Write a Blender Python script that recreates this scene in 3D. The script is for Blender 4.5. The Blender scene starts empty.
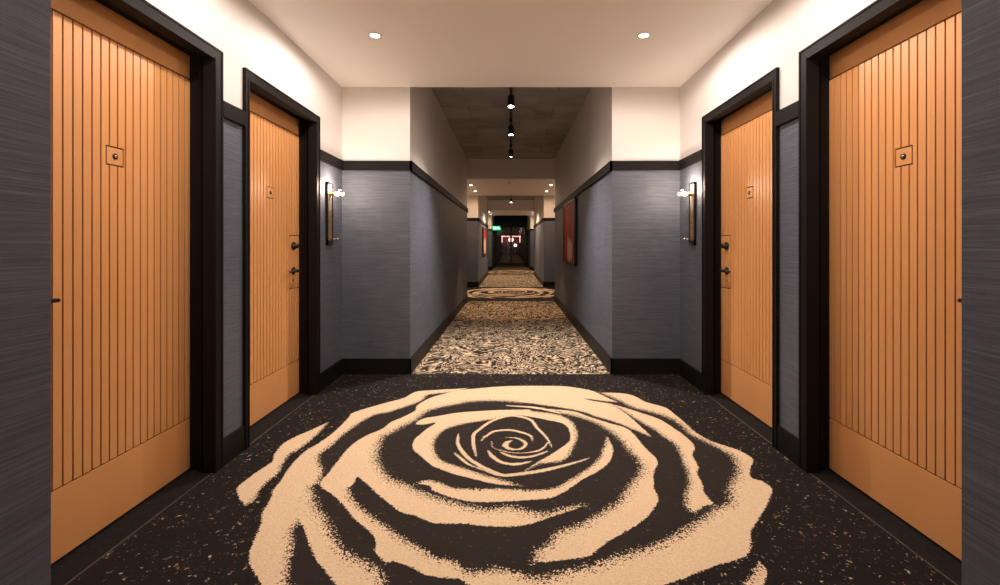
import bpy, bmesh, math, random
import numpy as np
from mathutils import Vector
PI = math.pi
S = bpy.context.scene
COL = S.collection

# ------------------------------------------------------------------ real dimensions (metres)
F, EYE, VX, VY = 465.0, 1.2, 511.0, 245.0      # lens (pixels), eye height, vanishing point
HN = 0.94          # half width of the narrow corridor
HW = 1.572         # half width of the door alcoves
A0, A1 = 0.95, 4.326
PER = 9.015        # the building repeats every 9 m
RAIL0, RAIL1 = 1.895, 1.980
BASE = 0.145
ZC = 3.05          # concrete ceiling
DOORX = 1.71
DTOP = 2.24

# ------------------------------------------------------------------ helpers
def link(name, me, parent=None):
    o = bpy.data.objects.new(name, me); COL.objects.link(o)
    if parent: o.parent = parent
    return o
def tag(o, label=None, cat=None, group=None, kind=None):
    if label: o['label'] = label
    if cat: o['category'] = cat
    if group: o['group'] = group
    if kind: o['kind'] = kind
    return o
def empty(name, loc=(0, 0, 0), rz=0.0):
    o = bpy.data.objects.new(name, None); COL.objects.link(o)
    o.location = loc; o.rotation_euler = (0, 0, rz); o.empty_display_size = .1
    return o
class MB:
    def __init__(s): s.bm = bmesh.new(); s.mi = 0
    def box(s, x0, x1, y0, y1, z0, z1, mi=0):
        if x0 > x1: x0, x1 = x1, x0
        if y0 > y1: y0, y1 = y1, y0
        if z0 > z1: z0, z1 = z1, z0
        v = [s.bm.verts.new(p) for p in ((x0,y0,z0),(x1,y0,z0),(x1,y1,z0),(x0,y1,z0),(x0,y0,z1),(x1,y0,z1),(x1,y1,z1),(x0,y1,z1))]
        for q in ((0,3,2,1),(4,5,6,7),(0,1,5,4),(1,2,6,5),(2,3,7,6),(3,0,4,7)):
            f = s.bm.faces.new([v[i] for i in q]); f.material_index = mi
        return s
    def lathe(s, prof, origin=(0,0,0), axis='z', n=24, mi=0, smooth=True, cap=True):
        """prof: (radius, along axis)"""
        rings = []
        for r, h in prof:
            ring = []
            for k in range(n):
                a = 2*PI*k/n; c, d = r*math.cos(a), r*math.sin(a)
                p = {'z': (c, d, h), 'x': (h, c, d), 'y': (d, h, c)}[axis]
                ring.append(s.bm.verts.new((p[0]+origin[0], p[1]+origin[1], p[2]+origin[2])))
            rings.append(ring)
        for a, b in zip(rings, rings[1:]):
            for k in range(n):
                f = s.bm.faces.new((a[k], a[(k+1)%n], b[(k+1)%n], b[k])); f.material_index = mi; f.smooth = smooth
        if cap:
            for r in (rings[0][::-1], rings[-1]):
                f = s.bm.faces.new(r); f.material_index = mi
        return s
    def tube(s, pts, r, n=12, mi=0):
        pts = [Vector(p) for p in pts]; rings = []
        rr = r if isinstance(r, (list, tuple)) else [r]*len(pts)
        for i, p in enumerate(pts):
            t = (pts[min(i+1, len(pts)-1)] - pts[max(i-1, 0)]).normalized()
            u = t.orthogonal().normalized() if i == 0 else (u - t*u.dot(t)).normalized()
            w = t.cross(u)
            rings.append([s.bm.verts.new(p + (u*math.cos(2*PI*k/n) + w*math.sin(2*PI*k/n))*rr[i]) for k in range(n)])
        for a, b in zip(rings, rings[1:]):
            for k in range(n):
                f = s.bm.faces.new((a[k], a[(k+1)%n], b[(k+1)%n], b[k])); f.smooth = True; f.material_index = mi
        for q in (rings[0][::-1], rings[-1]):
            f = s.bm.faces.new(q); f.material_index = mi
        return s
    def build(s, name, mats, parent=None, bevel=0):
        bmesh.ops.recalc_face_normals(s.bm, faces=s.bm.faces)
        me = bpy.data.meshes.new(name); s.bm.to_mesh(me); s.bm.free()
        for m in (mats if isinstance(mats, (list, tuple)) else [mats]): me.materials.append(m)
        o = link(name, me, parent)
        if bevel:
            b = o.modifiers.new('bevel', 'BEVEL'); b.width = bevel; b.segments = 2; b.limit_method = 'ANGLE'
        return o

# ------------------------------------------------------------------ materials
def mat(name, col=(.5,.5,.5), rough=.6, metal=0.0, emit=None, power=0.0, spec=None):
    m = bpy.data.materials.new(name); m.use_nodes = True
    b = m.node_tree.nodes['Principled BSDF']
    b.inputs['Base Color'].default_value = (*col, 1); b.inputs['Roughness'].default_value = rough
    b.inputs['Metallic'].default_value = metal
    if spec is not None: b.inputs['Specular IOR Level'].default_value = spec
    if emit: b.inputs['Emission Color'].default_value = (*emit, 1); b.inputs['Emission Strength'].default_value = power
    return m
class N:
    def __init__(s, m): s.m = m; s.t = m.node_tree; s.b = s.t.nodes['Principled BSDF']
    def n(s, typ, **kw):
        q = s.t.nodes.new(typ)
        for k, v in kw.items(): setattr(q, k, v)
        return q
    def l(s, a, b): s.t.links.new(a, b)
    def coord(s, scale=(1,1,1), which='Object', loc=(0,0,0)):
        c = s.n('ShaderNodeTexCoord'); mp = s.n('ShaderNodeMapping')
        mp.inputs['Scale'].default_value = scale; mp.inputs['Location'].default_value = loc
        s.l(c.outputs[which], mp.inputs['Vector']); return mp.outputs['Vector']
    def noise(s, vec, scale=1, detail=2, rough=.5, dist=0):
        q = s.n('ShaderNodeTexNoise'); q.inputs['Scale'].default_value = scale; q.inputs['Detail'].default_value = detail
        q.inputs['Roughness'].default_value = rough; q.inputs['Distortion'].default_value = dist
        s.l(vec, q.inputs['Vector']); return q.outputs['Fac']
    def math(s, op, a, b=None, clamp=False):
        q = s.n('ShaderNodeMath', operation=op); q.use_clamp = clamp
        for i, v in enumerate((a, b)):
            if v is None: continue
            if isinstance(v, (int, float)): q.inputs[i].default_value = v
            else: s.l(v, q.inputs[i])
        return q.outputs[0]
    def ramp(s, fac, stops, interp='LINEAR'):
        q = s.n('ShaderNodeValToRGB'); q.color_ramp.interpolation = interp
        e = q.color_ramp.elements
        while len(e) < len(stops): e.new(.5)
        for x, (p, c) in zip(e, stops): x.position = p; x.color = (*c, 1)
        s.l(fac, q.inputs['Fac']); return q.outputs['Color']
    def mix(s, fac, a, b):
        q = s.n('ShaderNodeMix', data_type='RGBA')
        for i, v in ((0, fac), (6, a), (7, b)):
            if isinstance(v, tuple): q.inputs[i].default_value = (*v, 1)
            elif isinstance(v, (int, float)): q.inputs[i].default_value = v
            else: s.l(v, q.inputs[i])
        return q.outputs[2]
    def bump(s, h, strength=.3, dist=.002):
        q = s.n('ShaderNodeBump'); q.inputs['Strength'].default_value = strength; q.inputs['Distance'].default_value = dist
        s.l(h, q.inputs['Height']); s.l(q.outputs['Normal'], s.b.inputs['Normal'])
    def rr(s, vec, lo, hi):
        q = s.n('ShaderNodeMapRange'); q.inputs[1].default_value = lo; q.inputs[2].default_value = hi
        s.l(vec, q.inputs[0]); return q.outputs[0]

# painted plaster: walls toned darker than the ceiling to even out the lighting
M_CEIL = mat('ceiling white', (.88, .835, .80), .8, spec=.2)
M_PAINT = mat('white paint toned down for light', (.70, .665, .635), .75, spec=.2)
w = N(M_PAINT); w.bump(w.noise(w.coord(), 180, 2), .08, .001)
# slate-blue grass-cloth wall covering: long horizontal yarns
M_CLOTH = mat('slate grasscloth', (.1, .1, .12), .62, spec=.35)
w = N(M_CLOTH)
v1 = w.noise(w.coord((2.6, 2.6, 210)), 1, 3, .65)
v2 = w.noise(w.coord((8, 8, 470)), 1, 2, .6)
v3 = w.noise(w.coord((5, 5, 3)), 1, 3)
v4 = w.noise(w.coord((260, 260, 6)), 1, 1)
mixv = w.math('ADD', w.math('MULTIPLY', v1, .40), w.math('ADD', w.math('MULTIPLY', v2, .46), w.math('ADD', w.math('MULTIPLY', v3, .1), w.math('MULTIPLY', v4, .04))))
w.l(w.ramp(mixv, ((.34, (.056, .063, .088)), (.5, (.094, .104, .138)), (.66, (.158, .173, .220)))), w.b.inputs['Base Color'])
w.bump(mixv, .5, .002)
# black-brown painted joinery
M_BLACK = mat('charcoal brown joinery', (.0098, .0080, .0077), .6, spec=.12)
w = N(M_BLACK); w.bump(w.noise(w.coord((1,1,.1)), 90, 2), .05, .001)
M_SKIRT = mat('black skirting', (.009, .008, .0078), .5, spec=.2)
# orange lacquered door
M_DOOR = mat('tan orange door lacquer', (.58, .265, .10), .42, spec=.35)
w = N(M_DOOR)
nz = w.noise(w.coord((1, 1, .25)), 3, 2)
w.l(w.ramp(nz, ((.3, (.655, .300, .106)), (.7, (.69, .33, .122)))), w.b.inputs['Base Color'])
M_GROOVE = mat('door groove', (.09, .030, .010), .7)
# board-marked concrete
M_CONC = mat('board marked concrete', (.17, .155, .135), .85)
w = N(M_CONC)
na = w.noise(w.coord((1, 1, 1)), 2.2, 6, .6, .4)
br = w.n('ShaderNodeTexBrick'); br.inputs['Scale'].default_value = 1.0
br.inputs['Brick Width'].default_value = 1.15; br.inputs['Row Height'].default_value = .62; br.inputs['Mortar Size'].default_value = .006
br.inputs['Color1'].default_value = (1,1,1,1); br.inputs['Color2'].default_value = (.72,.72,.72,1); br.inputs['Mortar'].default_value = (.35,.35,.35,1)
w.l(w.coord(), br.inputs['Vector'])
cc = w.ramp(na, ((.25, (.29, .28, .262)), (.75, (.52, .505, .48))))
mm = w.n('ShaderNodeMix', data_type='RGBA', blend_type='MULTIPLY'); mm.inputs[0].default_value = .8
w.l(cc, mm.inputs[6]); w.l(br.outputs['Color'], mm.inputs[7]); w.l(mm.outputs[2], w.b.inputs['Base Color'])
w.bump(na, .3, .01)
CREAM = (.80, .60, .395); INK = (.020, .0165, .0150)
# rose carpet
M_ROSE = mat('rose carpet pile', INK, .95, spec=.1)
w = N(M_ROSE)
att = w.n('ShaderNodeAttribute'); att.attribute_name = 'ink'
snap = w.n('ShaderNodeVectorMath', operation='SNAP'); snap.inputs[1].default_value = (.0048, .0048, .0048)
w.l(w.coord(), snap.inputs[0])
wn = w.n('ShaderNodeTexWhiteNoise', noise_dimensions='3D'); w.l(snap.outputs[0], wn.inputs['Vector'])
big = w.noise(w.coord(), 95, 2, .6)
gr = w.math('ADD', w.math('MULTIPLY', wn.outputs['Value'], .45), w.math('MULTIPLY', w.rr(big, .3, .7), .55))
sel = w.rr(w.math('ADD', att.outputs['Fac'], w.math('SUBTRACT', w.math('MULTIPLY', gr, 1.3), .65)), .47, .53)
# flecks in the dark ground
vr = w.n('ShaderNodeTexVoronoi', feature='F1'); vr.inputs['Scale'].default_value = 52; vr.inputs['Randomness'].default_value = 1
dv = w.n('ShaderNodeVectorMath', operation='ADD')
nn = w.n('ShaderNodeTexNoise'); nn.inputs['Scale'].default_value = 60; w.l(w.coord(), nn.inputs['Vector'])
sc = w.n('ShaderNodeVectorMath', operation='SCALE'); sc.inputs['Scale'].default_value = .05; w.l(nn.outputs['Color'], sc.inputs[0])
w.l(w.coord(), dv.inputs[0]); w.l(sc.outputs[0], dv.inputs[1]); w.l(dv.outputs[0], vr.inputs['Vector'])
sepc = w.n('ShaderNodeSeparateColor'); w.l(vr.outputs['Color'], sepc.inputs[0])
rad = w.math('MULTIPLY', w.rr(sepc.outputs['Red'], .10, 1.0), .33)
fle = w.math('LESS_THAN', vr.outputs['Distance'], rad)
flk = w.math('MULTIPLY', fle, w.math('ADD', w.math('MULTIPLY', w.math('POWER', sepc.outputs['Green'], 2), .6), .03))
inkc = w.mix(w.noise(w.coord(), 260, 1), (.009, .0073, .0068), (.024, .0195, .018))
rim = w.n('ShaderNodeAttribute'); rim.attribute_name = 'flower'
ground = w.mix(w.math('MULTIPLY', flk, w.math('SUBTRACT', 1.15, rim.outputs['Fac'])), w.mix(rim.outputs['Fac'], inkc, w.mix(w.noise(w.coord(), 300, 2), (.016, .0125, .011), (.040, .031, .027))), CREAM)
crv = w.mix(gr, (.62, .455, .29), (.81, .64, .435))
w.l(w.mix(sel, ground, crv), w.b.inputs['Base Color'])
w.bump(gr, .5, .004)
# corridor carpet: broken cream contour marks on brown-black
M_RUN = mat('broken pattern carpet pile', INK, .95, spec=.1)
w = N(M_RUN)
c0 = w.coord((1, 1, 1))
a1 = w.noise(c0, 2.6, 3, .5, .6)
st = w.math('FRACT', w.math('MULTIPLY', a1, 19.0))
n2 = w.noise(c0, 8.5, 5, .68, 1.8)
n3 = w.noise(c0, 75, 2, .6)
vv = w.math('ADD', w.math('MULTIPLY', w.math('ABSOLUTE', w.math('SUBTRACT', st, .5)), .8), w.math('ADD', w.math('MULTIPLY', n2, 1.1), w.math('MULTIPLY', n3, .28)))
sel2 = w.rr(vv, .935, .975)
w.l(w.mix(sel2, (.022, .018, .016), w.mix(n3, (.55, .39, .25), (.80, .62, .42))), w.b.inputs['Base Color'])
w.bump(n3, .5, .004)
M_TILE = mat('dark threshold stone', (.026, .023, .022), .85, spec=.12)
w = N(M_TILE); w.l(w.ramp(w.noise(w.coord(), 40, 4), ((.3, (.009, .0078, .0073)), (.7, (.020, .017, .016)))), w.b.inputs['Base Color'])
M_STRIP = mat('bronze edge strip', (.10, .08, .065), .5, .5)
M_METAL = mat('matt black metal', (.012, .012, .012), .35, .3)
M_BRASS = mat('aged brass', (.58, .36, .13), .32, 1.0)
M_CHROME = mat('polished nickel', (.7, .68, .65), .15, 1.0)
M_RIB = mat('amber textured glass panel', (.50, .30, .10), .3, .6)
w = N(M_RIB); nb = w.noise(w.coord((1, 1, 1)), 70, 3, .6, 1.5)
w.l(w.ramp(nb, ((.35, (.13, .065, .02)), (.6, (.62, .40, .16)))), w.b.inputs['Base Color']); w.bump(nb, .8, .004)
M_GLASS = mat('clear glass', (1, 1, 1), .02); M_GLASS.node_tree.nodes['Principled BSDF'].inputs['Transmission Weight'].default_value = 1.0
M_BULB = mat('glowing bulb', (1, .8, .6), .4, emit=(1, .66, .38), power=7)
M_LENS = mat('lit downlight lens', (1, .9, .8), .4, emit=(1, .87, .74), power=26)
M_LENS2 = mat('lit spotlight lens', (1, .9, .8), .4, emit=(1, .88, .76), power=22)
M_WHITE = mat('white trim', (.75, .71, .67), .5)
M_PEEP = mat('viewer lens glass', (.03, .03, .035), .08, .2)

# ------------------------------------------------------------------ floor with the rose
def fl(p):
    d = EYE*F/(p[1]-VY)
    return ((p[0]-VX)*d/F, d)
def smooth(pts, k=4):
    P = np.array(pts, float)
    if len(P) < 3: return P
    E = np.vstack([2*P[0]-P[1], P, 2*P[-1]-P[-2]]); out = []
    for i in range(1, len(E)-2):
        p0, p1, p2, p3 = E[i-1:i+3]
        for j in range(k):
            t = j/k
            out.append(.5*((2*p1)+(-p0+p2)*t+(2*p0-5*p1+4*p2-p3)*t*t+(-p0+3*p1-3*p2+p3)*t**3))
    out.append(P[-1]); return np.array(out)
def seg_dist(X, Y, P, widths=None):
    best = np.full(X.shape, 1e9)
    for i in range(len(P)-1):
        ax, ay = P[i]; bx, by = P[i+1]; dx, dy = bx-ax, by-ay; L = dx*dx+dy*dy+1e-12
        t = np.clip(((X-ax)*dx+(Y-ay)*dy)/L, 0, 1)
        d = np.hypot(X-ax-t*dx, Y-ay-t*dy)
        if widths is not None: d = d-(widths[i]+(widths[i+1]-widths[i])*t)
        best = np.minimum(best, d)
    return best
def inside(X, Y, P):
    r = np.zeros(X.shape, bool); n = len(P); j = n-1
    for i in range(n):
        xi, yi = P[i]; xj, yj = P[j]
        if abs(yi-yj) > 1e-12:
            r ^= ((yi > Y) != (yj > Y)) & (X < (xj-xi)*(Y-yi)/(yj-yi)+xi)
        j = i
    return r
# petals: crisp edge, soft edge (read off the floor of the photograph), softness in metres
PETALS = [
 ([(327.7,422.3),(310.8,430),(297,436),(283,443.8),(273.8,455.4),(272.3,461.5),(255.4,473),(238.5,486),(237,490),(239.7,498.7),(245.6,505)],
  [(327.7,422.3),(320,431),(309.2,441),(301.5,447),(289.2,454.6),(283,463),(277,473.8),(267.7,480.8),(259.3,490),(252.5,501),(245.6,505)], .03),
 ([(467,388),(457.7,388.8),(442.3,389.6),(423.8,390.7),(414.6,392.2),(403.8,398),(388.5,402),(370,407.3),(352.3,413),(349,417),(335.4,430.8),(320,442.3),(303,453),(289.2,467.7),(281.5,480),(273,490),(271.3,497.8),(261.9,514),(261,524.3),(250.8,548.2),(249,560),(254.2,572),(262.7,585),(280,612),(290,640)],
  [(467,388),(457.7,391),(436,393.5),(427,395),(422.3,399.6),(416,402.7),(400.8,408),(388.5,412),(376,414.2),(363.4,420),(344.6,433),(333.8,443),(320,453.8),(317.7,460),(320.8,469.2),(319,480),(308,490),(304,507),(299.5,521),(291,531),(291.8,545),(288.4,560),(286,577),(291,600),(290,640)], .04),
 ([(306,484),(298,504),(299.5,521),(303.8,527.7),(308.9,543),(315.7,558.5),(326,572),(336,585),(356,612),(390,640)],
  [(306,484),(310.6,490),(315.7,507),(322.6,517.5),(331,533),(339.7,548),(350,556),(360,561),(372.5,568),(380,575.5),(383,588),(388,612),(390,640)], .06),
 ([(520,385.8),(500,386.5),(473,388.8),(457.7,390.4),(442.3,394.2),(430,398),(417.7,405),(414.6,411),(402.3,417.3),(390,422.7),(382.3,428.8),(365.4,436),(350,446.5),(338.5,460),(327.7,473.8),(320,484),(330,492),(346,488),(353,484),(357,477),(361.5,479.6),(370,486.5),(377.7,494.2),(388.5,502.7),(400.8,512),(416,515.8),(430,522),(442.3,523.5),(463.8,523.5),(482.3,525.8),(510.8,526.5),(529.2,524.2),(546,518.5),(566,512),(583,506)],
  [(520,402),(500,400.6),(473,401),(457.7,403.5),(442.3,406.5),(427,411),(414.6,419.6),(403.8,425),(391.5,432),(382.3,436.5),(378.5,444),(376,458),(380.8,469.6),(390,479.6),(407,486.5),(423.8,493.5),(442.3,500.4),(465.4,506.5),(482.3,509.5),(500,509),(511,508),(532.3,512.7),(546,514.2),(563,509.6),(583,506)], .07),
 ([(320,484),(339.7,501),(353.3,517.5),(361,524),(369.5,531),(376,541),(374.8,551.5),(380,557.5),(386,562.8),(393.5,561),(410,566.5),(423.5,574),(443,577.8),(459.5,579),(470,585),(500,606),(560,622)],
  [(320,484),(330,480),(345,484),(350,495.8),(358,506),(377,521.5),(392,532),(405.5,541),(420.5,548.5),(434,558),(452,561.5),(464,570),(482,574),(500,570),(520,575),(545,590),(560,622)], .045),
 ([(600.8,392.5),(621.5,393.2),(633.8,395.8),(646,402),(664.6,407.3),(673.8,413.5),(683,421),(695.4,432),(710,440.5),(726,446),(740,450.8),(750.8,457),(753,461.5),(750,469),(750.8,477),(763,481.5),(772,488.5),(771.6,493),(768.2,502),(759.7,517.5),(751,531),(751,544.8),(748.5,553.4),(737.4,559.4),(717,565.3),(696.4,573),(682.7,579),(664,585),(630,597),(580,610),(520,612),(480,592)],
  [(600.8,392.5),(618.5,399.6),(633.8,407.3),(652.3,412),(669.2,417.5),(681.5,424.6),(690.8,433.6),(697,437),(715.4,446),(721.5,449.2),(730.8,454.6),(737,461.5),(738.5,472.3),(732.3,483),(730.6,490),(731,503),(717,509),(703.2,519.2),(689.6,527.7),(674.2,538),(657,545.7),(640,550.8),(612.3,559.6),(593.8,566.5),(572.3,571),(557,575),(541.5,578.8),(518.5,575),(498.5,570.4),(480,572),(470,578),(480,592)], .062),
 ([(520,385.8),(560,386),(575.4,387.6),(590.8,390.4),(598.5,393.5),(608,398),(618,402.3)],
  [(520,398),(545,397),(563,397.5),(577,398),(590,399),(600,400.5),(618,402.3)], .02),
 ([(520,392),(560,393),(577,396),(590,400.3),(606,403),(613.8,406),(627.7,415),(640,425.8),(652,437)],
  [(520,402),(540,404.5),(560,407.3),(580,411),(597,416.5),(612.3,421),(626,426),(640,432),(652,437)], .03),
 ([(608,403),(626,408),(643,413.5),(658.5,418.8),(673.8,428),(684.6,435.8),(692.3,442.7),(694.6,448.8),(692.3,454),(696,462),(698.5,468),(697,473),(702.3,483.5),(703.8,491),(709,499),(713.5,504),(703.2,506.4),(696.4,512.4)],
  [(608,403),(621.5,409.6),(629.2,414.2),(640,421),(652.3,428),(664.6,436.5),(675.4,444.2),(680,452),(684.6,463.5),(690,478.8),(687.7,491),(686,500.4),(689.6,510),(696.4,512.4)], .04),
 ([(545,408.5),(560,409.8),(575.4,411.8),(590.8,417.3),(610.8,423.5),(626,428),(635.4,435.8),(644,446.5),(655,457),(657.7,463),(653.8,472.7),(653.8,488),(657.7,495.8),(657,503.5),(649.2,514.2),(637,525),(620,534.5),(603,545),(590.8,555),(578.5,558),(553.8,561),(535.4,562.7)],
  [(545,408.5),(560,412.4),(580,417),(597,423),(612.3,432),(621.5,440),(628,448),(635.4,456),(642,465),(641,473),(633.8,482),(626,492.7),(621,501),(612.3,507.3),(593.8,518),(578.5,526.5),(561.5,532),(550.8,542.7),(537,553.5),(535.4,562.7)], .06),
 ([(530,409.5),(517,409.8),(500,410),(480.8,411),(457.7,412.7),(439.2,415.8),(423.8,418.5),(416,423.5),(423,424.6),(436,422.5),(427,428.8),(417.7,436.5),(413.8,441),(413,448.8),(420.8,456),(430,464),(436,467.3),(454.6,474.2),(476,479.6),(498.5,484.4),(520,485.6)],
  [(530,416),(517,415.5),(504.6,416.6),(488.5,419.6),(473,422),(451.5,426.5),(439.2,433.5),(433.8,441),(433,446),(436,456),(444,462),(455.4,466),(467.7,470),(486,476),(504.6,481),(520,485.6)], .035),
 ([(504,415.6),(517,414.8),(532.3,417),(547.7,420),(563,423.5),(569.5,431),(570,440),(563,446.5),(550.8,454.6),(538.5,461.5),(524,471)],
  [(504,410.2),(517,409.8),(538.5,412),(560,415.4),(570.8,421.5),(576,430.8),(576,440),(571.5,449.2),(568,456),(560,461),(549,462.5),(538,464),(524,471)], .03),
 ([(417,483.5),(430,485.5),(431.5,489.6),(442.3,494),(457.7,499),(479,502),(510.8,501),(541.5,499),(556,496),(571,487.3),(583,479.2),(598.5,470.8),(609.2,462),(613,449),(607.7,437.3)],
  [(417,483.5),(427,480.4),(439.2,482.7),(453,488),(473,489.5),(500,489),(530,490.5),(553.8,488.5),(570.8,480),(590.8,467),(600,457.5),(604,448),(607.7,437.3)], .03),
 ([(760,563),(766.5,570.5),(765,581),(752,605),(735,625)],
  [(760,563),(756,571),(749,580),(741,588),(735,600),(735,625)], .03),
]
LINES = [  # thin petal edges: (points, half widths in metres)
 ([(458.5,434),(457.7,443),(463,452.3),(470.8,460),(486,468.5),(501.5,475),(517,474.2),(540,471),(563,465.8),(578.5,461.5),(589,458)], [.004,.010,.012,.012,.013,.014,.015,.015,.012,.008,.003]),
 ([(476,456),(473.8,446),(473.5,435.4),(478,430.4),(490.8,421.5),(506,416.3),(517,416),(530.8,420),(537,427.7),(546,437),(552.3,447.5)], [.004,.010,.012,.011,.012,.014,.014,.012,.010,.008,.002]),
 ([(481.5,440.8),(484.6,436)], [.003,.008]),
 ([(486,436.6),(493.8,431.5),(509,430),(521.5,432.3),(530.8,436),(532.3,441.5)], [.005,.013,.013,.011,.008,.002]),
 ([(505.9,437.5),(515.5,438),(522.6,440.5),(525.6,444),(522.6,447.7),(516.7,449.5),(509.5,448.6),(505.3,445.3),(508,442),(512,440.5)], [.003,.008,.010,.011,.011,.009,.013,.018,.014,.004]),
 ([(491.5,441.7),(492.7,447),(498.7,449.8)], [.002,.003,.002]),
 ([(500,450),(511,452.5),(523.8,453),(537,451),(544,447.5),(548,442.5)], [.005,.004,.004,.008,.007,.005]),
 ([(501,452.4),(509.5,455.8),(521.4,457.5),(534.6,455.7),(546.6,451.5)], [.006,.011,.012,.010,.006]),
 ([(488,450),(492.7,456.7),(503.5,462.8),(517.8,464),(531,461.4)], [.003,.013,.013,.013,.005]),
 ([(454.6,453),(460,457.7),(469.2,464.6),(483,470),(497,475.5)], [.006,.009,.007,.005,.003]),
 ([(507,405.6),(532,407.3),(548,410),(560,413.2)], [.006,.018,.018,.010]),
 ([(440,419.2),(448,417.4)], [-.004,-.004]),
]
STEP = .0082
nx = int(round(2*HW/STEP)); ny = int(round((A1-A0)/STEP))
gx = np.linspace(-HW, HW, nx+1); gy = np.linspace(A0, A1, ny+1)
GX, GY = np.meshgrid(gx, gy); ink = np.full(GX.shape, -.6)
for A, B, sft in PETALS:
    a = smooth([fl(p) for p in A]); b = smooth([fl(p) for p in B])
    poly = np.vstack([a, b[::-1]])
    m = (GX > poly[:,0].min()-.15) & (GX < poly[:,0].max()+.15) & (GY > poly[:,1].min()-.15) & (GY < poly[:,1].max()+.15)
    X, Y = GX[m], GY[m]
    if not len(X): continue
    da, db, ins = seg_dist(X, Y, a), seg_dist(X, Y, b), inside(X, Y, poly)
    vin = np.minimum(.5+da/.014, .52+db/sft*.55)
    vout = np.where(da < db, .5-da/.012, .5-db/(sft*.7)*.6)
    val = np.where(ins, np.clip(vin, .45, 1.6), vout)
    ink[m] = np.maximum(ink[m], val)
for P, hw in LINES:
    p = np.array([fl(q) for q in P]); sp = smooth(p, 5)
    ws = np.interp(np.linspace(0, len(P)-1, len(sp)), range(len(P)), hw)
    m = (GX > sp[:,0].min()-.1) & (GX < sp[:,0].max()+.1) & (GY > sp[:,1].min()-.1) & (GY < sp[:,1].max()+.1)
    d = seg_dist(GX[m], GY[m], sp, ws)
    ink[m] = np.maximum(ink[m], .5-d/.012)
ink = np.clip(ink, -.6, 1.6)
hull = smooth([fl(p) for p in [(500,386),(457,389),(414,392),(388,402),(352,413),(335,431),(320,442),(289,468),(273,490),(262,514),(251,548),(249,560),(263,585),(290,640),(480,640),(560,622),(664,585),(717,565),(748,553),(751,531),(768,502),(772,488),(751,477),(753,461),(726,446),(695,432),(665,407),(634,396),(600,391),(540,385.5)]])
flower = np.clip(.5 + np.where(inside(GX, GY, hull), 1, -1)*seg_dist(GX, GY, hull)/.03, 0, 1)
V = np.stack([GX.ravel(), GY.ravel()-A0, np.zeros(GX.size)], 1)
idx = np.arange(GX.size).reshape(GX.shape)
Q = np.stack([idx[:-1,:-1], idx[:-1,1:], idx[1:,1:], idx[1:,:-1]], -1).reshape(-1, 4)
me = bpy.data.meshes.new('rose_carpet')
me.vertices.add(len(V)); me.vertices.foreach_set('co', V.astype(np.float32).ravel())
me.loops.add(Q.size); me.loops.foreach_set('vertex_index', Q.astype(np.int32).ravel())
me.polygons.add(len(Q)); me.polygons.foreach_set('loop_start', np.arange(0, Q.size, 4, dtype=np.int32))
me.polygons.foreach_set('loop_total', np.full(len(Q), 4, np.int32))
me.update(calc_edges=True)
at = me.attributes.new('ink', 'FLOAT', 'POINT'); at.data.foreach_set('value', ink.astype(np.float32).ravel())
at = me.attributes.new('flower', 'FLOAT', 'POINT'); at.data.foreach_set('value', flower.astype(np.float32).ravel())
me.materials.append(M_ROSE)
ROSE_LABELS = ['black carpet with a large cream rose between the four orange doors',
               'black carpet with a cream rose in the second alcove down the corridor',
               'black carpet with a cream rose in the farthest alcove']
for i in range(3):
    o = link('floor', me); o.location = (0, A0+i*PER, 0)
    tag(o, ROSE_LABELS[i], 'carpet', kind='structure')
RUN_LABELS = ['carpet of broken cream marks under the camera', 'broken cream and brown carpet in the first narrow corridor below the red painting',
              'broken cream carpet in the second narrow corridor', 'broken cream carpet in the darkest far corridor']
SEGS = [(-3.6, A0), (A1, A0+PER), (A1+PER, A0+2*PER), (A1+2*PER, 31.2)]
for i, (y0, y1) in enumerate(SEGS):
    o = MB().box(-HN, HN, y0, y1, -.02, 0).build('floor', M_RUN); tag(o, RUN_LABELS[i], 'carpet', kind='structure')

# ------------------------------------------------------------------ walls
OUT = 2.05
def split_box(mb, x0, x1, y0, y1, ztop):
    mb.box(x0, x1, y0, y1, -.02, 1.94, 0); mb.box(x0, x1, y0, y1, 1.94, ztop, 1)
words_n = ['behind the camera', 'of the first narrow corridor', 'of the second narrow corridor', 'of the farthest narrow corridor']
for i, (y0, y1) in enumerate(SEGS):
    for s, side in ((-1, 'left'), (1, 'right')):
        ye = y1 + (.02 if (i == 0 and s > 0) else 0)
        mb = MB(); split_box(mb, s*HN, s*OUT, y0, ye, ZC+.1)
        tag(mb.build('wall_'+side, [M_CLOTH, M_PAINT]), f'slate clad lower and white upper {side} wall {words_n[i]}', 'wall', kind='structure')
        t = MB()      # chair rail wraps the corners of the block
        t.box(s*HN, s*(HN-.022), y0-.022, ye+.022, RAIL0, RAIL1)
        if i > 0: t.box(s*(HN-.022), s*HW, y0-.022, y0, RAIL0, RAIL1)
        if i < 3: t.box(s*(HN-.022), s*HW, ye, ye+.022, RAIL0, RAIL1)
        o = t.build('trim_1' if s < 0 else 'trim_2', M_BLACK); tag(o, f'black wall rail along the {side} wall {words_n[i]}', 'trim', kind='structure')
        t = MB()
        t.box(s*HN, s*(HN-.014), y0-.014, ye+.014, 0, BASE)
        if i > 0: t.box(s*(HN-.014), s*HW, y0-.014, y0, 0, BASE)
        if i < 3: t.box(s*(HN-.014), s*HW, ye, ye+.014, 0, BASE)
        o = t.build('baseboard_'+side, M_SKIRT); tag(o, f'black skirting along the {side} wall {words_n[i]}', 'baseboard', kind='structure')
    o = MB().box(-HN, HN, y0, y1, ZC, ZC+.1).build('ceiling', M_CONC)
    tag(o, f'board marked grey concrete ceiling {words_n[i]}', 'ceiling', kind='structure')
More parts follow.
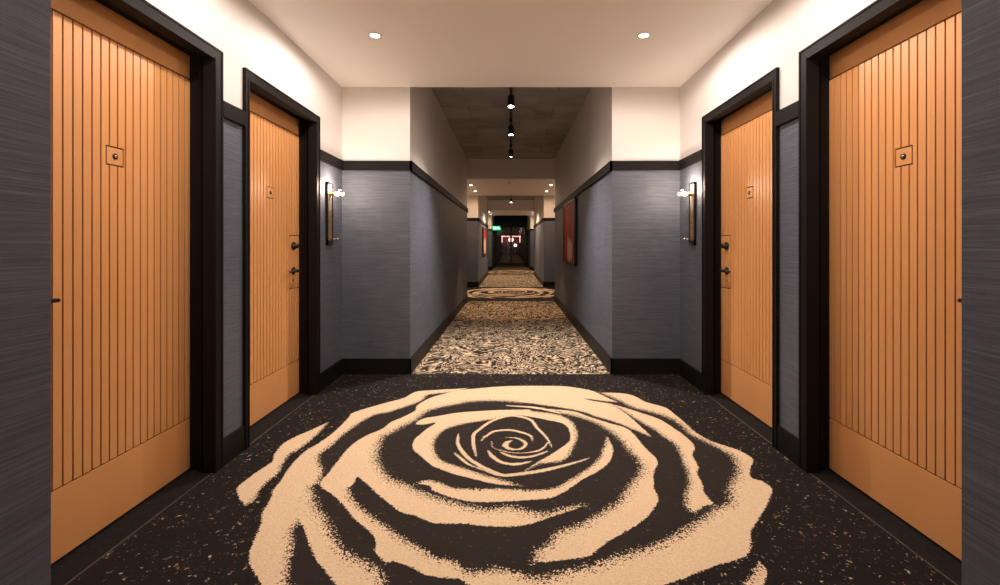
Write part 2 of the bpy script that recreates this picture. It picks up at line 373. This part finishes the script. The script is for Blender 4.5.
# end of the modelled corridor behind the camera
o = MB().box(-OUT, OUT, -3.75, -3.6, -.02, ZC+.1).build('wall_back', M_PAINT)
tag(o, 'white wall closing the corridor behind the camera', 'wall', kind='structure')

ALC = [(A0, A1, 2.668), (A0+PER, A1+PER, 2.62), (A0+2*PER, A1+2*PER, 2.62)]
words_a = ['the first alcove', 'the second alcove', 'the farthest alcove']
NEAR, FAR = (1.425, 2.510), (2.722, 3.785)
for i, (y0, y1, zc) in enumerate(ALC):
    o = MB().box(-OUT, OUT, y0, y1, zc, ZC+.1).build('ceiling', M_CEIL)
    tag(o, f'smooth lowered white ceiling over {words_a[i]}', 'ceiling', kind='structure')
    for s, side in ((-1, 'left'), (1, 'right')):
        mb = MB()
        spans = [(y0, NEAR[0]), (NEAR[1], FAR[0]), (FAR[1], y1)] if i == 0 else [(y0, y1)]
        for a, b in spans:
            a2 = a if a == y0 else a-.02; b2 = b if b == y1 else b+.02
            split_box(mb, s*HW, s*OUT, a2, b2, zc)
        if i == 0:
            for a, b in (NEAR, FAR): mb.box(s*HW, s*OUT, a+.02, b-.02, DTOP-.02, zc, 1)
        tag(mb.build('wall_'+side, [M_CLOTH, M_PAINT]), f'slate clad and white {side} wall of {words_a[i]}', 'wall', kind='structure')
        for a, b in spans:
            r = MB().box(s*HW, s*(HW-.022), a, b, RAIL0, RAIL1).build('trim_1' if s < 0 else 'trim_2', M_BLACK)
            p = 'beside the near door' if a == y0 else ('between the two doors' if b < y1 else 'beyond the far door')
            if i: p = 'along its whole length'
            tag(r, f'black wall rail on the {side} of {words_a[i]} {p}', 'trim', kind='structure')
            r = MB().box(s*HW, s*(HW-.014), a, b, 0, BASE).build('baseboard_'+side, M_SKIRT)
            tag(r, f'black skirting on the {side} of {words_a[i]} {p}', 'baseboard', kind='structure')
        th = MB().box(s*HW, s*OUT, y0, y1, -.02, .0).build('floor', M_TILE)
        tag(th, f'dark stone threshold strip on the {side} side of {words_a[i]}', 'floor', kind='structure')
        e = MB().box(s*(HW-.005), s*(HW+.002), y0, y1, 0, .003).build('trim_3', M_STRIP)
        tag(e, f'thin bronze edge strip of the {side} carpet edge in {words_a[i]}', 'trim', kind='structure')
# ------------------------------------------------------------------ doors
def make_door(n, s, rng, handle_near, label):
    """s: side of the corridor; rng: outer edges of the frame along the corridor"""
    y0, y1 = rng
    DOORX = 1.71 if s < 0 else 1.695
    root = empty('door_%d' % n, (s*DOORX, (y0+y1)/2, 0)); cy = (y0+y1)/2
    tag(root, label, 'door', kind='structure')
    X = lambda v: s*(v-DOORX)          # world distance from the axis -> local x
    Y = lambda v: v-cy
    i0, i1 = y0+.047, y1-.066
    f = MB()
    for a, b in ((y0, i0), (i1, y1)):
        f.box(X(1.556), X(1.62), Y(a), Y(b), 0, DTOP)
        f.box(X(1.62), X(1.80), Y(a if a == y0 else b-.031), Y(a+.031 if a == y0 else b), 0, DTOP)
    f.box(X(1.556), X(1.62), Y(i0), Y(i1), DTOP-.060, DTOP)
    f.box(X(1.62), X(1.80), Y(y0), Y(y1), DTOP-.030, DTOP)
    # raised outer bead and inner bead of the architrave
    for a, b in ((y0, y0+.010), (y1-.010, y1)): f.box(X(1.552), X(1.557), Y(a), Y(b), 0, DTOP)
    f.box(X(1.552), X(1.557), Y(y0), Y(y1), DTOP-.010, DTOP)
    for a, b in ((i0-.012, i0-.003), (i1+.003, i1+.012)): f.box(X(1.553), X(1.557), Y(a), Y(b), 0, DTOP-.05)
    f.box(X(1.640), X(1.655), Y(y1-.044), Y(y1-.03), 0, DTOP-.03)
    f.box(X(1.640), X(1.655), Y(y0+.03), Y(y0+.044), 0, DTOP-.03)
    f.build('door_frame', M_BLACK, root)
    # leaf
    l0, l1, zb, zt = y0+.033, y1-.033, .012, DTOP-.033
    leaf = MB(); G = .0031; D = .007
    leaf.box(X(DOORX+D), X(DOORX+.045), Y(l0), Y(l1), zb, zt, 1)
    rects = []
    gz0, gz1 = .280, 2.080
    last = l1-.042; pitch = .0413; ng = int((last-l0-.03)/pitch)
    first = last-ng*pitch
    rects += [(l0, l1, zb, gz0-G), (l0, l1, gz1+G, zt), (l0, first-G, gz0+G, gz1-G), (last+G, l1, gz0+G, gz1-G)]
    pc = y0+.583; pz = 1.582 if handle_near else 1.572                                              # viewer square
    sq = (pc-.043, pc+.043, pz-.039, pz+.039)
    hb = (l0, l0+.163, .86, 1.275) if handle_near else (l1-.163, l1, .86, 1.275)
    slats = [(first+k*pitch, first+(k+1)*pitch) for k in range(ng)]
    out = []
    strips = [(a+G, b-G, gz0+G, gz1-G) for a, b in slats] + [rects[2], rects[3]]
    for r in strips:
        parts = [r]
        for h in (sq, hb):
            nxt = []
            for (a, b, c, d) in parts:
                ha, hb_, hc, hd = h[0]-G, h[1]+G, h[2]-G, h[3]+G
                if a >= hb_ or b <= ha or c >= hd or d <= hc: nxt.append((a, b, c, d)); continue
                if c < hc: nxt.append((a, b, c, hc))
                if d > hd: nxt.append((a, b, hd, d))
                if a < ha: nxt.append((a, ha, max(c, hc), min(d, hd)))
                if b > hb_: nxt.append((hb_, b, max(c, hc), min(d, hd)))
            parts = nxt
        out += parts
    g2 = G
    out += rects[:2] + [(sq[0]+g2, sq[1]-g2, sq[2]+g2, sq[3]-g2), (max(hb[0], l0) + (0 if handle_near else g2), hb[1] - (g2 if handle_near else 0), hb[2]+g2, hb[3]-g2)]
    for a, b, c, d in out:
        if b-a > .001 and d-c > .001: leaf.box(X(DOORX), X(DOORX+D+.001), Y(a), Y(b), c, d, 0)
    lf = leaf.build('door_leaf', [M_DOOR, M_GROOVE], root, bevel=.0011)
    # viewer
    p = MB().lathe([(.0, -.001), (.013, -.001), (.013, .004), (.010, .006), (.008, .006)], (0, 0, 0), 'x', 20)
    o = p.build('viewer_ring', M_METAL, root); o.location = (X(DOORX), Y(pc), pz); o.rotation_euler = (0, 0, PI if s > 0 else 0)
    q = MB().lathe([(.0085, .003), (.007, .0062), (.004, .0082), (.0008, .009)], (0, 0, 0), 'x', 18).build('viewer_lens', M_CHROME, o)
    # lock and lever
    sgn = 1 if handle_near else -1                             # lever points to the hinge side
    hy = (l0+.105) if handle_near else (l1-.105)
    rz = PI if s > 0 else 0
    k = MB().lathe([(.0, -.001), (.031, -.001), (.031, .010), (.027, .016), (.017, .018), (.017, .040), (.013, .044), (.001, .044)], (0, 0, 0), 'x', 24)
    o = k.build('deadbolt', M_METAL, root); o.location = (X(DOORX), Y(hy), 1.192); o.rotation_euler = (0, 0, rz)
    k = MB().lathe([(.0, -.001), (.029, -.001), (.029, .009), (.024, .013), (.011, .015), (.011, .055), (.001, .055)], (0, 0, 0), 'x', 24)
    k.tube([(.047, 0, 0), (.050, .03*sgn*(-1 if s > 0 else 1), 0), (.050, .075*sgn*(-1 if s > 0 else 1), .001), (.048, .145*sgn*(-1 if s > 0 else 1), -.001)], [.011, .0105, .009, .0075], 14)
    o = k.build('door_handle', M_METAL, root); o.location = (X(DOORX), Y(hy), .998); o.rotation_euler = (0, 0, rz)
    k = MB().lathe([(.0, -.001), (.012, -.001), (.012, .004), (.001, .004)], (0, 0, 0), 'x', 18)
    o = k.build('keyhole_cover', M_BRASS, root); o.location = (X(DOORX), Y(hy), .925); o.rotation_euler = (0, 0, rz)
    return root
make_door(1, -1, NEAR, True, 'near left orange grooved door in a black frame, cut off by the blue wall')
make_door(2, -1, FAR, False, 'far left orange grooved door beside the left wall lamp')
make_door(3, 1, FAR, False, 'far right orange grooved door beside the right wall lamp')
make_door(4, 1, NEAR, True, 'near right orange grooved door in a black frame, cut off by the dark wall')

# ------------------------------------------------------------------ light fittings
WARM = (1.0, .85, .76)
def lamp(kind, name, loc, power, color=WARM, parent=None, size=None, blend=None, rad=.03, rot=(0,0,0)):
    d = bpy.data.lights.new(name, kind); d.energy = power; d.color = color
    if kind == 'SPOT': d.spot_size = math.radians(size); d.spot_blend = blend
    d.shadow_soft_size = rad
    o = bpy.data.objects.new(name, d); COL.objects.link(o); o.location = loc; o.rotation_euler = rot
    if parent: o.parent = parent
    return o
def downlight(x, y, z, label, power, group, color=WARM):
    r = empty('recessed_downlight', (x, y, z)); tag(r, label, 'ceiling light', group)
    MB().lathe([(.031, -.001), (.034, -.005), (.043, -.005), (.046, -.0005), (.046, .001), (.031, .001)], n=32, cap=False).build('trim_ring', M_WHITE, r)
    MB().lathe([(.0005, -.0035), (.028, -.0035), (.031, -.002), (.031, .001), (.0005, .001)], n=28, cap=False).build('lens', M_LENS, r)
    lamp('SPOT', 'downlight_beam', (0, 0, -.012), power, color=color, parent=r, size=179, blend=.28, rad=.03)
    return r
DL = 43
for sx, sn in ((-1, 'left'), (1, 'right')):
    downlight(sx*.95, 1.955, 2.668, f'small round ceiling downlight above the near {sn} door', DL, 'downlights in the near alcove ceiling')
    downlight(-.952 if sx < 0 else .93, 3.255, 2.668, f'small round downlight in white ceiling towards the far {sn} door', DL, 'downlights in the near alcove ceiling')
for (yy, rn, al, pw) in ((10.97, 'nearer', 'second', 36), (12.27, 'farther', 'second', 36), (20.0, 'nearer', 'farthest', 40), (21.3, 'farther', 'farthest', 40)):
    for sx, sn in ((-1, 'left'), (1, 'right')):
        downlight(sx*.945, yy, 2.62, f'{rn} {sn} round downlight in the {al} lowered ceiling', pw, f'downlights in the {al} alcove ceiling', (1, .66, .42))

def track(y0, y1, where):
    o = MB().box(-.018, .018, y0, y1, ZC-.035, ZC).build('ceiling_track', M_METAL)
    tag(o, f'black lighting track on the concrete ceiling {where}', 'lighting track')
def spot(y, z, where, power, size=62, aim=(0, 0), lean=.25, col=WARM, blend=.5):
    r = empty('track_spotlight', (0, y, z)); tag(r, f'black track spotlight {where}', 'spotlight', 'spotlights on the corridor track')
    MB().box(-.02, .02, -.06, .06, ZC-.075-z, ZC-.035-z).tube([(0, 0, ZC-.07-z), (0, 0, .10)], .009, 10).build('stem', M_METAL, r)
    h = MB().lathe([(.001, .135), (.034, .135), (.040, .12), (.042, .0), (.040, -.004), (.036, -.004), (.035, .02), (.001, .02)], n=28, cap=False).build('lamp_head', M_METAL, r)
    h.rotation_euler = (-lean, aim[0], 0)
    MB().lathe([(.0005, .004), (.035, .004), (.035, .012), (.0005, .012)], n=24, cap=False).build('lens', M_LENS2, h)
    lamp('SPOT', 'spotlight_beam', (0, 0, -.01), power, col, parent=h, size=size, blend=blend, rad=.03)
track(A1+.15, A0+PER-.15, 'of the first narrow corridor')
spot(5.26, 2.765, 'hanging nearest, at the front of the first concrete ceiling', 270, 112, col=(1, .88, .79), blend=.9)
spot(6.75, 2.80, 'hanging second, midway under the first concrete ceiling', 9, 60, lean=.12)
spot(8.5, 2.81, 'hanging third, at the far end of the first concrete ceiling', 135, 54, lean=-.02, col=(1, .64, .37))
track(A1+PER+.15, A0+2*PER-.15, 'of the second narrow corridor')
spot(14.3, 2.73, 'just behind the second alcove ceiling edge', 70, 60, col=(1, .70, .45))
spot(16.9, 2.75, 'showing under the far second concrete ceiling', 230, 128, col=(1, .74, .5), blend=.35)
track(-3.3, .8, 'behind the camera')
spot(-.9, 2.72, 'added unseen just behind the camera as fill', 70, 84, lean=.0, aim=(.66, 0), col=(.96, .97, 1))  # unseen spot added as fill, turned towards the near left wall
spot(-2.4, 2.72, 'added unseen farthest behind the camera as fill', 40, 110, lean=.0, aim=(.5, 0))  # second added fill spot, also out of view

def sconce(s, y, label):
    r = empty('wall_sconce', (s*HW, y, 1.20), PI if s > 0 else 0); tag(r, label, 'wall lamp', 'wall lamps beside the orange doors')
    # local: x out of the wall, y along it
    p = MB(); W, H = .060, .535
    p.box(0, .010, -W, W, 0, H)
    for a, b in ((-W, -W+.016), (W-.016, W)): p.box(.010, .020, a, b, 0, H)
    p.box(.010, .020, -W, W, 0, .040); p.box(.010, .020, -W, W, H-.016, H)
    p.build('backplate', M_METAL, r)
    MB().box(.010, .015, -W+.016, W-.016, .040, .30).build('textured_panel', M_RIB, r)
    MB().box(.010, .013, -W+.016, W-.016, .30, H-.016).build('reflector', mat('satin brass reflector', (.42, .36, .28), .5, .2), r)
    sk = MB().lathe([(.001, .012), (.026, .012), (.026, .018), (.017, .020), (.017, .050), (.013, .056), (.001, .056)], n=20, cap=False).build('socket', M_BRASS, r)
    sk.location = (0, 0, .440); sk.rotation_euler = (0, math.radians(90), 0)
    MB().lathe([(.013, .052), (.016, .062), (.030, .082), (.035, .100), (.031, .119), (.018, .132), (.0008, .136)], n=24, cap=False).build('glass_bulb', M_GLASS, sk)
    MB().lathe([(.0008, .056), (.007, .058), (.011, .070), (.012, .090), (.008, .104), (.0008, .110)], n=18, cap=False).build('filament', M_BULB, sk)
    k = MB(); k.tube([(.012, 0, .05), (.075, 0, .05)], .006, 10)
    k.lathe([(.001, .0), (.011, .003), (.0145, .011), (.011, .021), (.001, .024)], (.070, 0, .05), 'x', 18)
    k.build('knob', M_CHROME, r)
    lamp('POINT', 'bulb_light', (.10, 0, .50), 8, (1, .77, .58), r, rad=.03)
    return r
sconce(-1, 4.0, 'black and brass wall lamp between the far left door and the corner')
sconce(1, 4.0, 'black and brass wall lamp between the far right door and the corner')
sconce(-1, 1.2, 'unseen black and brass wall lamp added as fill between the near left door and the blue corridor wall')  # added out of view, mirroring the far pair, to brighten ceiling and walls
sconce(1, 1.2, 'unseen black and brass wall lamp added as fill between the near right door and the dark corridor wall')  # unseen right-hand twin, likewise added for fill light

# ------------------------------------------------------------------ ceiling sensors
def detector(x, y, z, label, r=.05, face='z'):
    root = empty('smoke_detector', (x, y, z)); tag(root, label, 'smoke detector')
    if face == 'y': root.rotation_euler = (-PI/2, 0, 0)
    MB().lathe([(r, 0), (r, -.012), (r*.85, -.022), (.0008, -.024)], n=28, cap=False).build('housing', M_WHITE, root)
    MB().lathe([(r*.45, -.021), (r*.42, -.036), (.0008, -.038)], n=24, cap=False).build('sensor_head', M_WHITE, root)
detector(-.02, 10.55, 2.62, 'small round smoke detector on the second lowered ceiling')
o = detector(0, A0+PER, 2.79, 'tiny round sensor on the white bulkhead above the second alcove', .028, 'y')

# ------------------------------------------------------------------ pictures
def canvas_mat(name, pale):
    m = mat(name, (.4, .01, .01), .6, spec=.15); w = N(m)
    g = w.coord((1, 1, 1), 'Generated')
    sx = w.n('ShaderNodeSeparateXYZ'); w.l(g, sx.inputs[0])
    st = w.noise(w.coord((7, 7, 1.3), 'Object'), 1.6, 5, .65, .9)
    red = w.ramp(st, ((.34, (.03, .002, .003)), (.46, (.36, .006, .006)), (.56, (.70, .014, .010)), (.70, (.10, .004, .005))))
    # pale blaze in the lower middle
    dz = w.math('DIVIDE', w.math('ABSOLUTE', w.math('SUBTRACT', sx.outputs['Z'], pale[1])), pale[3])
    dy = w.math('DIVIDE', w.math('ABSOLUTE', w.math('SUBTRACT', sx.outputs['Y'], pale[0])), pale[2])
    e = w.math('SUBTRACT', 1.0, w.math('ADD', w.math('POWER', dz, 2), w.math('POWER', dy, 2)))
    e = w.rr(w.math('ADD', e, w.math('MULTIPLY', w.math('SUBTRACT', st, .5), 3.0)), .05, .5)
    w.l(w.mix(e, red, (.78, .48, .30)), w.b.inputs['Base Color'])
    return m
def picture(s, y0, y1, z0, z1, label, m):
    r = empty('framed_painting', (s*HN, (y0+y1)/2, z0)); tag(r, label, 'painting')
    h, wd = z1-z0, (y1-y0)/2
    f = MB(); T = .028
    X = lambda v: -s*v
    for a, b in ((-wd, -wd+T), (wd-T, wd)): f.box(X(0), X(.045), a, b, 0, h)
    f.box(X(0), X(.045), -wd, wd, 0, T); f.box(X(0), X(.045), -wd, wd, h-T, h); f.box(X(0), X(.01), -wd, wd, 0, h)
    f.build('frame', M_METAL, r)
    MB().box(X(.01), X(.030), -wd+T, wd-T, T, h-T).build('canvas', m, r)
picture(1, 6.60, 7.98, .91, 1.875, 'red abstract painting in a thin black frame on the slate wall', canvas_mat('red and cream paint', (.45, .20, .28, .26)))
picture(-1, 15.2, 16.9, .86, 1.78, 'distant red and pale painting on the second corridor wall', canvas_mat('red and pale paint', (.6, .30, .5, .36)))

# ------------------------------------------------------------------ exit sign
def exit_sign():
    r = empty('exit_sign', (-HN, 23.7, 1.96)); tag(r, 'green lit exit sign with a running figure and an arrow', 'exit sign')
    MB().box(0, .40, -.02, .02, 0, .20).build('light_box', mat('green sign face', (.0, .25, .10), .5, emit=(.0, .62, .22), power=.8), r)
    MB().box(-.0, .02, -.035, .035, .06, .14).build('wall_bracket', M_METAL, r)
    wm = mat('white sign marks', (.8, 1, .85), .5, emit=(.75, 1, .82), power=1.8)
    p = MB(); y0, y1 = -.024, -.0195
    def quad(pts):
        a = [p.bm.verts.new((x, y0, z)) for x, z in pts]; b = [p.bm.verts.new((x, y1, z)) for x, z in pts]
        p.bm.faces.new(a); p.bm.faces.new(b[::-1])
        for i in range(len(a)): p.bm.faces.new((a[i], a[(i+1)%len(a)], b[(i+1)%len(a)], b[i]))
    # running figure: head, torso, arms, legs
    quad([(.075+.013*math.cos(a*PI/5), .160+.013*math.sin(a*PI/5)) for a in range(10)])
    quad([(.060, .145), (.082, .148), (.090, .095), (.068, .090)])
    quad([(.060, .142), (.040, .118), (.047, .112), (.066, .130)])
    quad([(.082, .146), (.112, .125), (.108, .117), (.082, .130)])
    quad([(.070, .095), (.090, .098), (.112, .070), (.098, .062)])
    quad([(.100, .070), (.112, .070), (.108, .035), (.097, .035)])
    quad([(.068, .098), (.082, .092), (.066, .060), (.053, .066)])
    quad([(.053, .070), (.062, .060), (.034, .042), (.028, .050)])
    p.build('running_figure', wm, r)
    p = MB()
    quad([(.175, .085), (.175, .115), (.290, .115), (.290, .085)])
    quad([(.285, .160), (.365, .100), (.285, .040)])
    p.build('arrow', wm, r)
    p = MB()
    quad([(.135, .030), (.135, .170), (.160, .170), (.160, .030)])
    p.build('doorway_mark', wm, r)
    lamp('POINT', 'sign_glow', (.2, -.12, .1), 1.6, (.1, 1, .4), r, rad=.08)
exit_sign()

# ------------------------------------------------------------------ glazed end of the corridor and the room behind it
YE = 26.8
t = MB()
for a, b in ((-.94, -.86), (.86, .94)): t.box(a, b, YE, YE+.08, 0, ZC)
t.box(-.86, .86, YE, YE+.08, 2.30, 2.38); t.box(-.86, .86, YE+.02, YE+.06, 2.38, ZC)
o = t.build('door_5', M_METAL); tag(o, 'black framed glazed doorway closing the far end of the corridor', 'door', kind='structure')
for k, (a, b) in enumerate(((-.86, -.005), (.005, .86))):
    st = MB()
    st.box(a, a+.06, YE+.015, YE+.06, .01, 2.30); st.box(b-.06, b, YE+.015, YE+.06, .01, 2.30)
    st.box(a, b, YE+.015, YE+.06, .01, .16); st.box(a, b, YE+.015, YE+.06, 2.22, 2.30)
    q = st.build('door_leaf', M_METAL, o)
    MB().box(a+.06, b-.06, YE+.033, YE+.039, .16, 2.22).build('glass_pane', M_GLASS, q)
    hx = -.05 if k == 0 else .05
    MB().tube([(hx, YE-.04, .85), (hx, YE-.04, 1.25)], .012, 10).tube([(hx, YE-.04, .9), (hx, YE+.03, .9)], .008, 8).tube([(hx, YE-.04, 1.2), (hx, YE+.03, 1.2)], .008, 8).build('pull_handle', M_CHROME, q)
M_ROOM = mat('dark lounge paint', (.035, .022, .024), .7)
o = MB().box(-OUT, OUT, 31.2, 31.3, -.02, ZC+.1).build('wall_front', M_ROOM); tag(o, 'dark wall of the lounge behind the glazed doors', 'wall', kind='structure')
M_PINK = mat('lit pinkish light strip', (1, .8, .75), .5, emit=(1, .60, .50), power=1.1)
r = empty('bar_counter', (0, 29.9, 0)); tag(r, 'low black counter behind the glazed doors', 'counter')
MB().box(-.8, .8, -.22, .3, 0, .62).build('counter_body', mat('black panelled counter', (.02, .018, .02), .4), r)
MB().box(-.84, .84, -.27, .32, .62, .66).build('countertop', mat('dark stone top', (.05, .035, .03), .2), r)
r = empty('illuminated_shelf_niche', (0, 31.18, .95)); tag(r, 'pink lit niche frame glowing on the far lounge wall', 'wall light')
t = MB(); t.box(-.62, .62, -.12, -.02, .81, .85); t.box(-.62, -.57, -.12, -.02, .42, .85); t.box(.57, .62, -.12, -.02, .42, .85)
t.build('light_strip', M_PINK, r)
MB().box(-.66, .66, -.02, .02, -.2, .9).build('backboard', mat('rust red board', (.12, .02, .015), .5), r)
MB().box(-.56, .56, -.13, -.02, .22, .25).build('shelf', M_METAL, r)
lamp('POINT', 'niche_glow', (0, -.35, .6), 4, (1, .62, .5), r, rad=.15)
r = empty('globe_lamp', (.28, 29.95, .66)); tag(r, 'small white globe lamp on the low black counter', 'lamp')
MB().lathe([(.05, 0), (.05, .012), (.010, .02), (.008, .42), (.02, .43)], n=20).build('lamp_base', M_BRASS, r)
MB().lathe([(.02, .42)] + [(.10*math.sin(a*PI/10), .52-.10*math.cos(a*PI/10)) for a in range(1, 10)] + [(.002, .62)], n=24).build('lamp_shade', mat('lit opal glass', (1, 1, 1), .4, emit=(.95, .9, 1), power=1.6), r)
r = empty('table_sculpture', (-.22, 29.95, .66)); tag(r, 'slim pale carved figure standing on the low black counter', 'sculpture')
MB().box(-.06, .06, -.06, .06, 0, .05).build('plinth', M_METAL, r)
MB().lathe([(.03, .05), (.055, .12), (.035, .26), (.06, .40), (.045, .50), (.018, .54), (.04, .60), (.035, .66), (.004, .70)], n=20).build('carved_figure', mat('pale carved wood', (.42, .3, .2), .5), r)

# ------------------------------------------------------------------ camera
cam = bpy.data.cameras.new('camera'); co = bpy.data.objects.new('camera', cam); COL.objects.link(co)
co.location = (0, 0, EYE); co.rotation_euler = (PI/2, 0, 0)
cam.sensor_width = 36; cam.sensor_fit = 'HORIZONTAL'; cam.lens = F/1000*36
cam.shift_x = (500-VX)/1000; cam.shift_y = -(292.5-VY)/1000
cam.clip_start = .02; cam.clip_end = 100
S.camera = co
wd = bpy.data.worlds.new('world'); S.world = wd; wd.use_nodes = True
wd.node_tree.nodes['Background'].inputs[0].default_value = (.02, .018, .016, 1)
S.view_settings.view_transform = 'Standard'; S.view_settings.look = 'None'
S.view_settings.gamma = 1; S.view_settings.exposure = .44; S.view_settings.use_curve_mapping = False
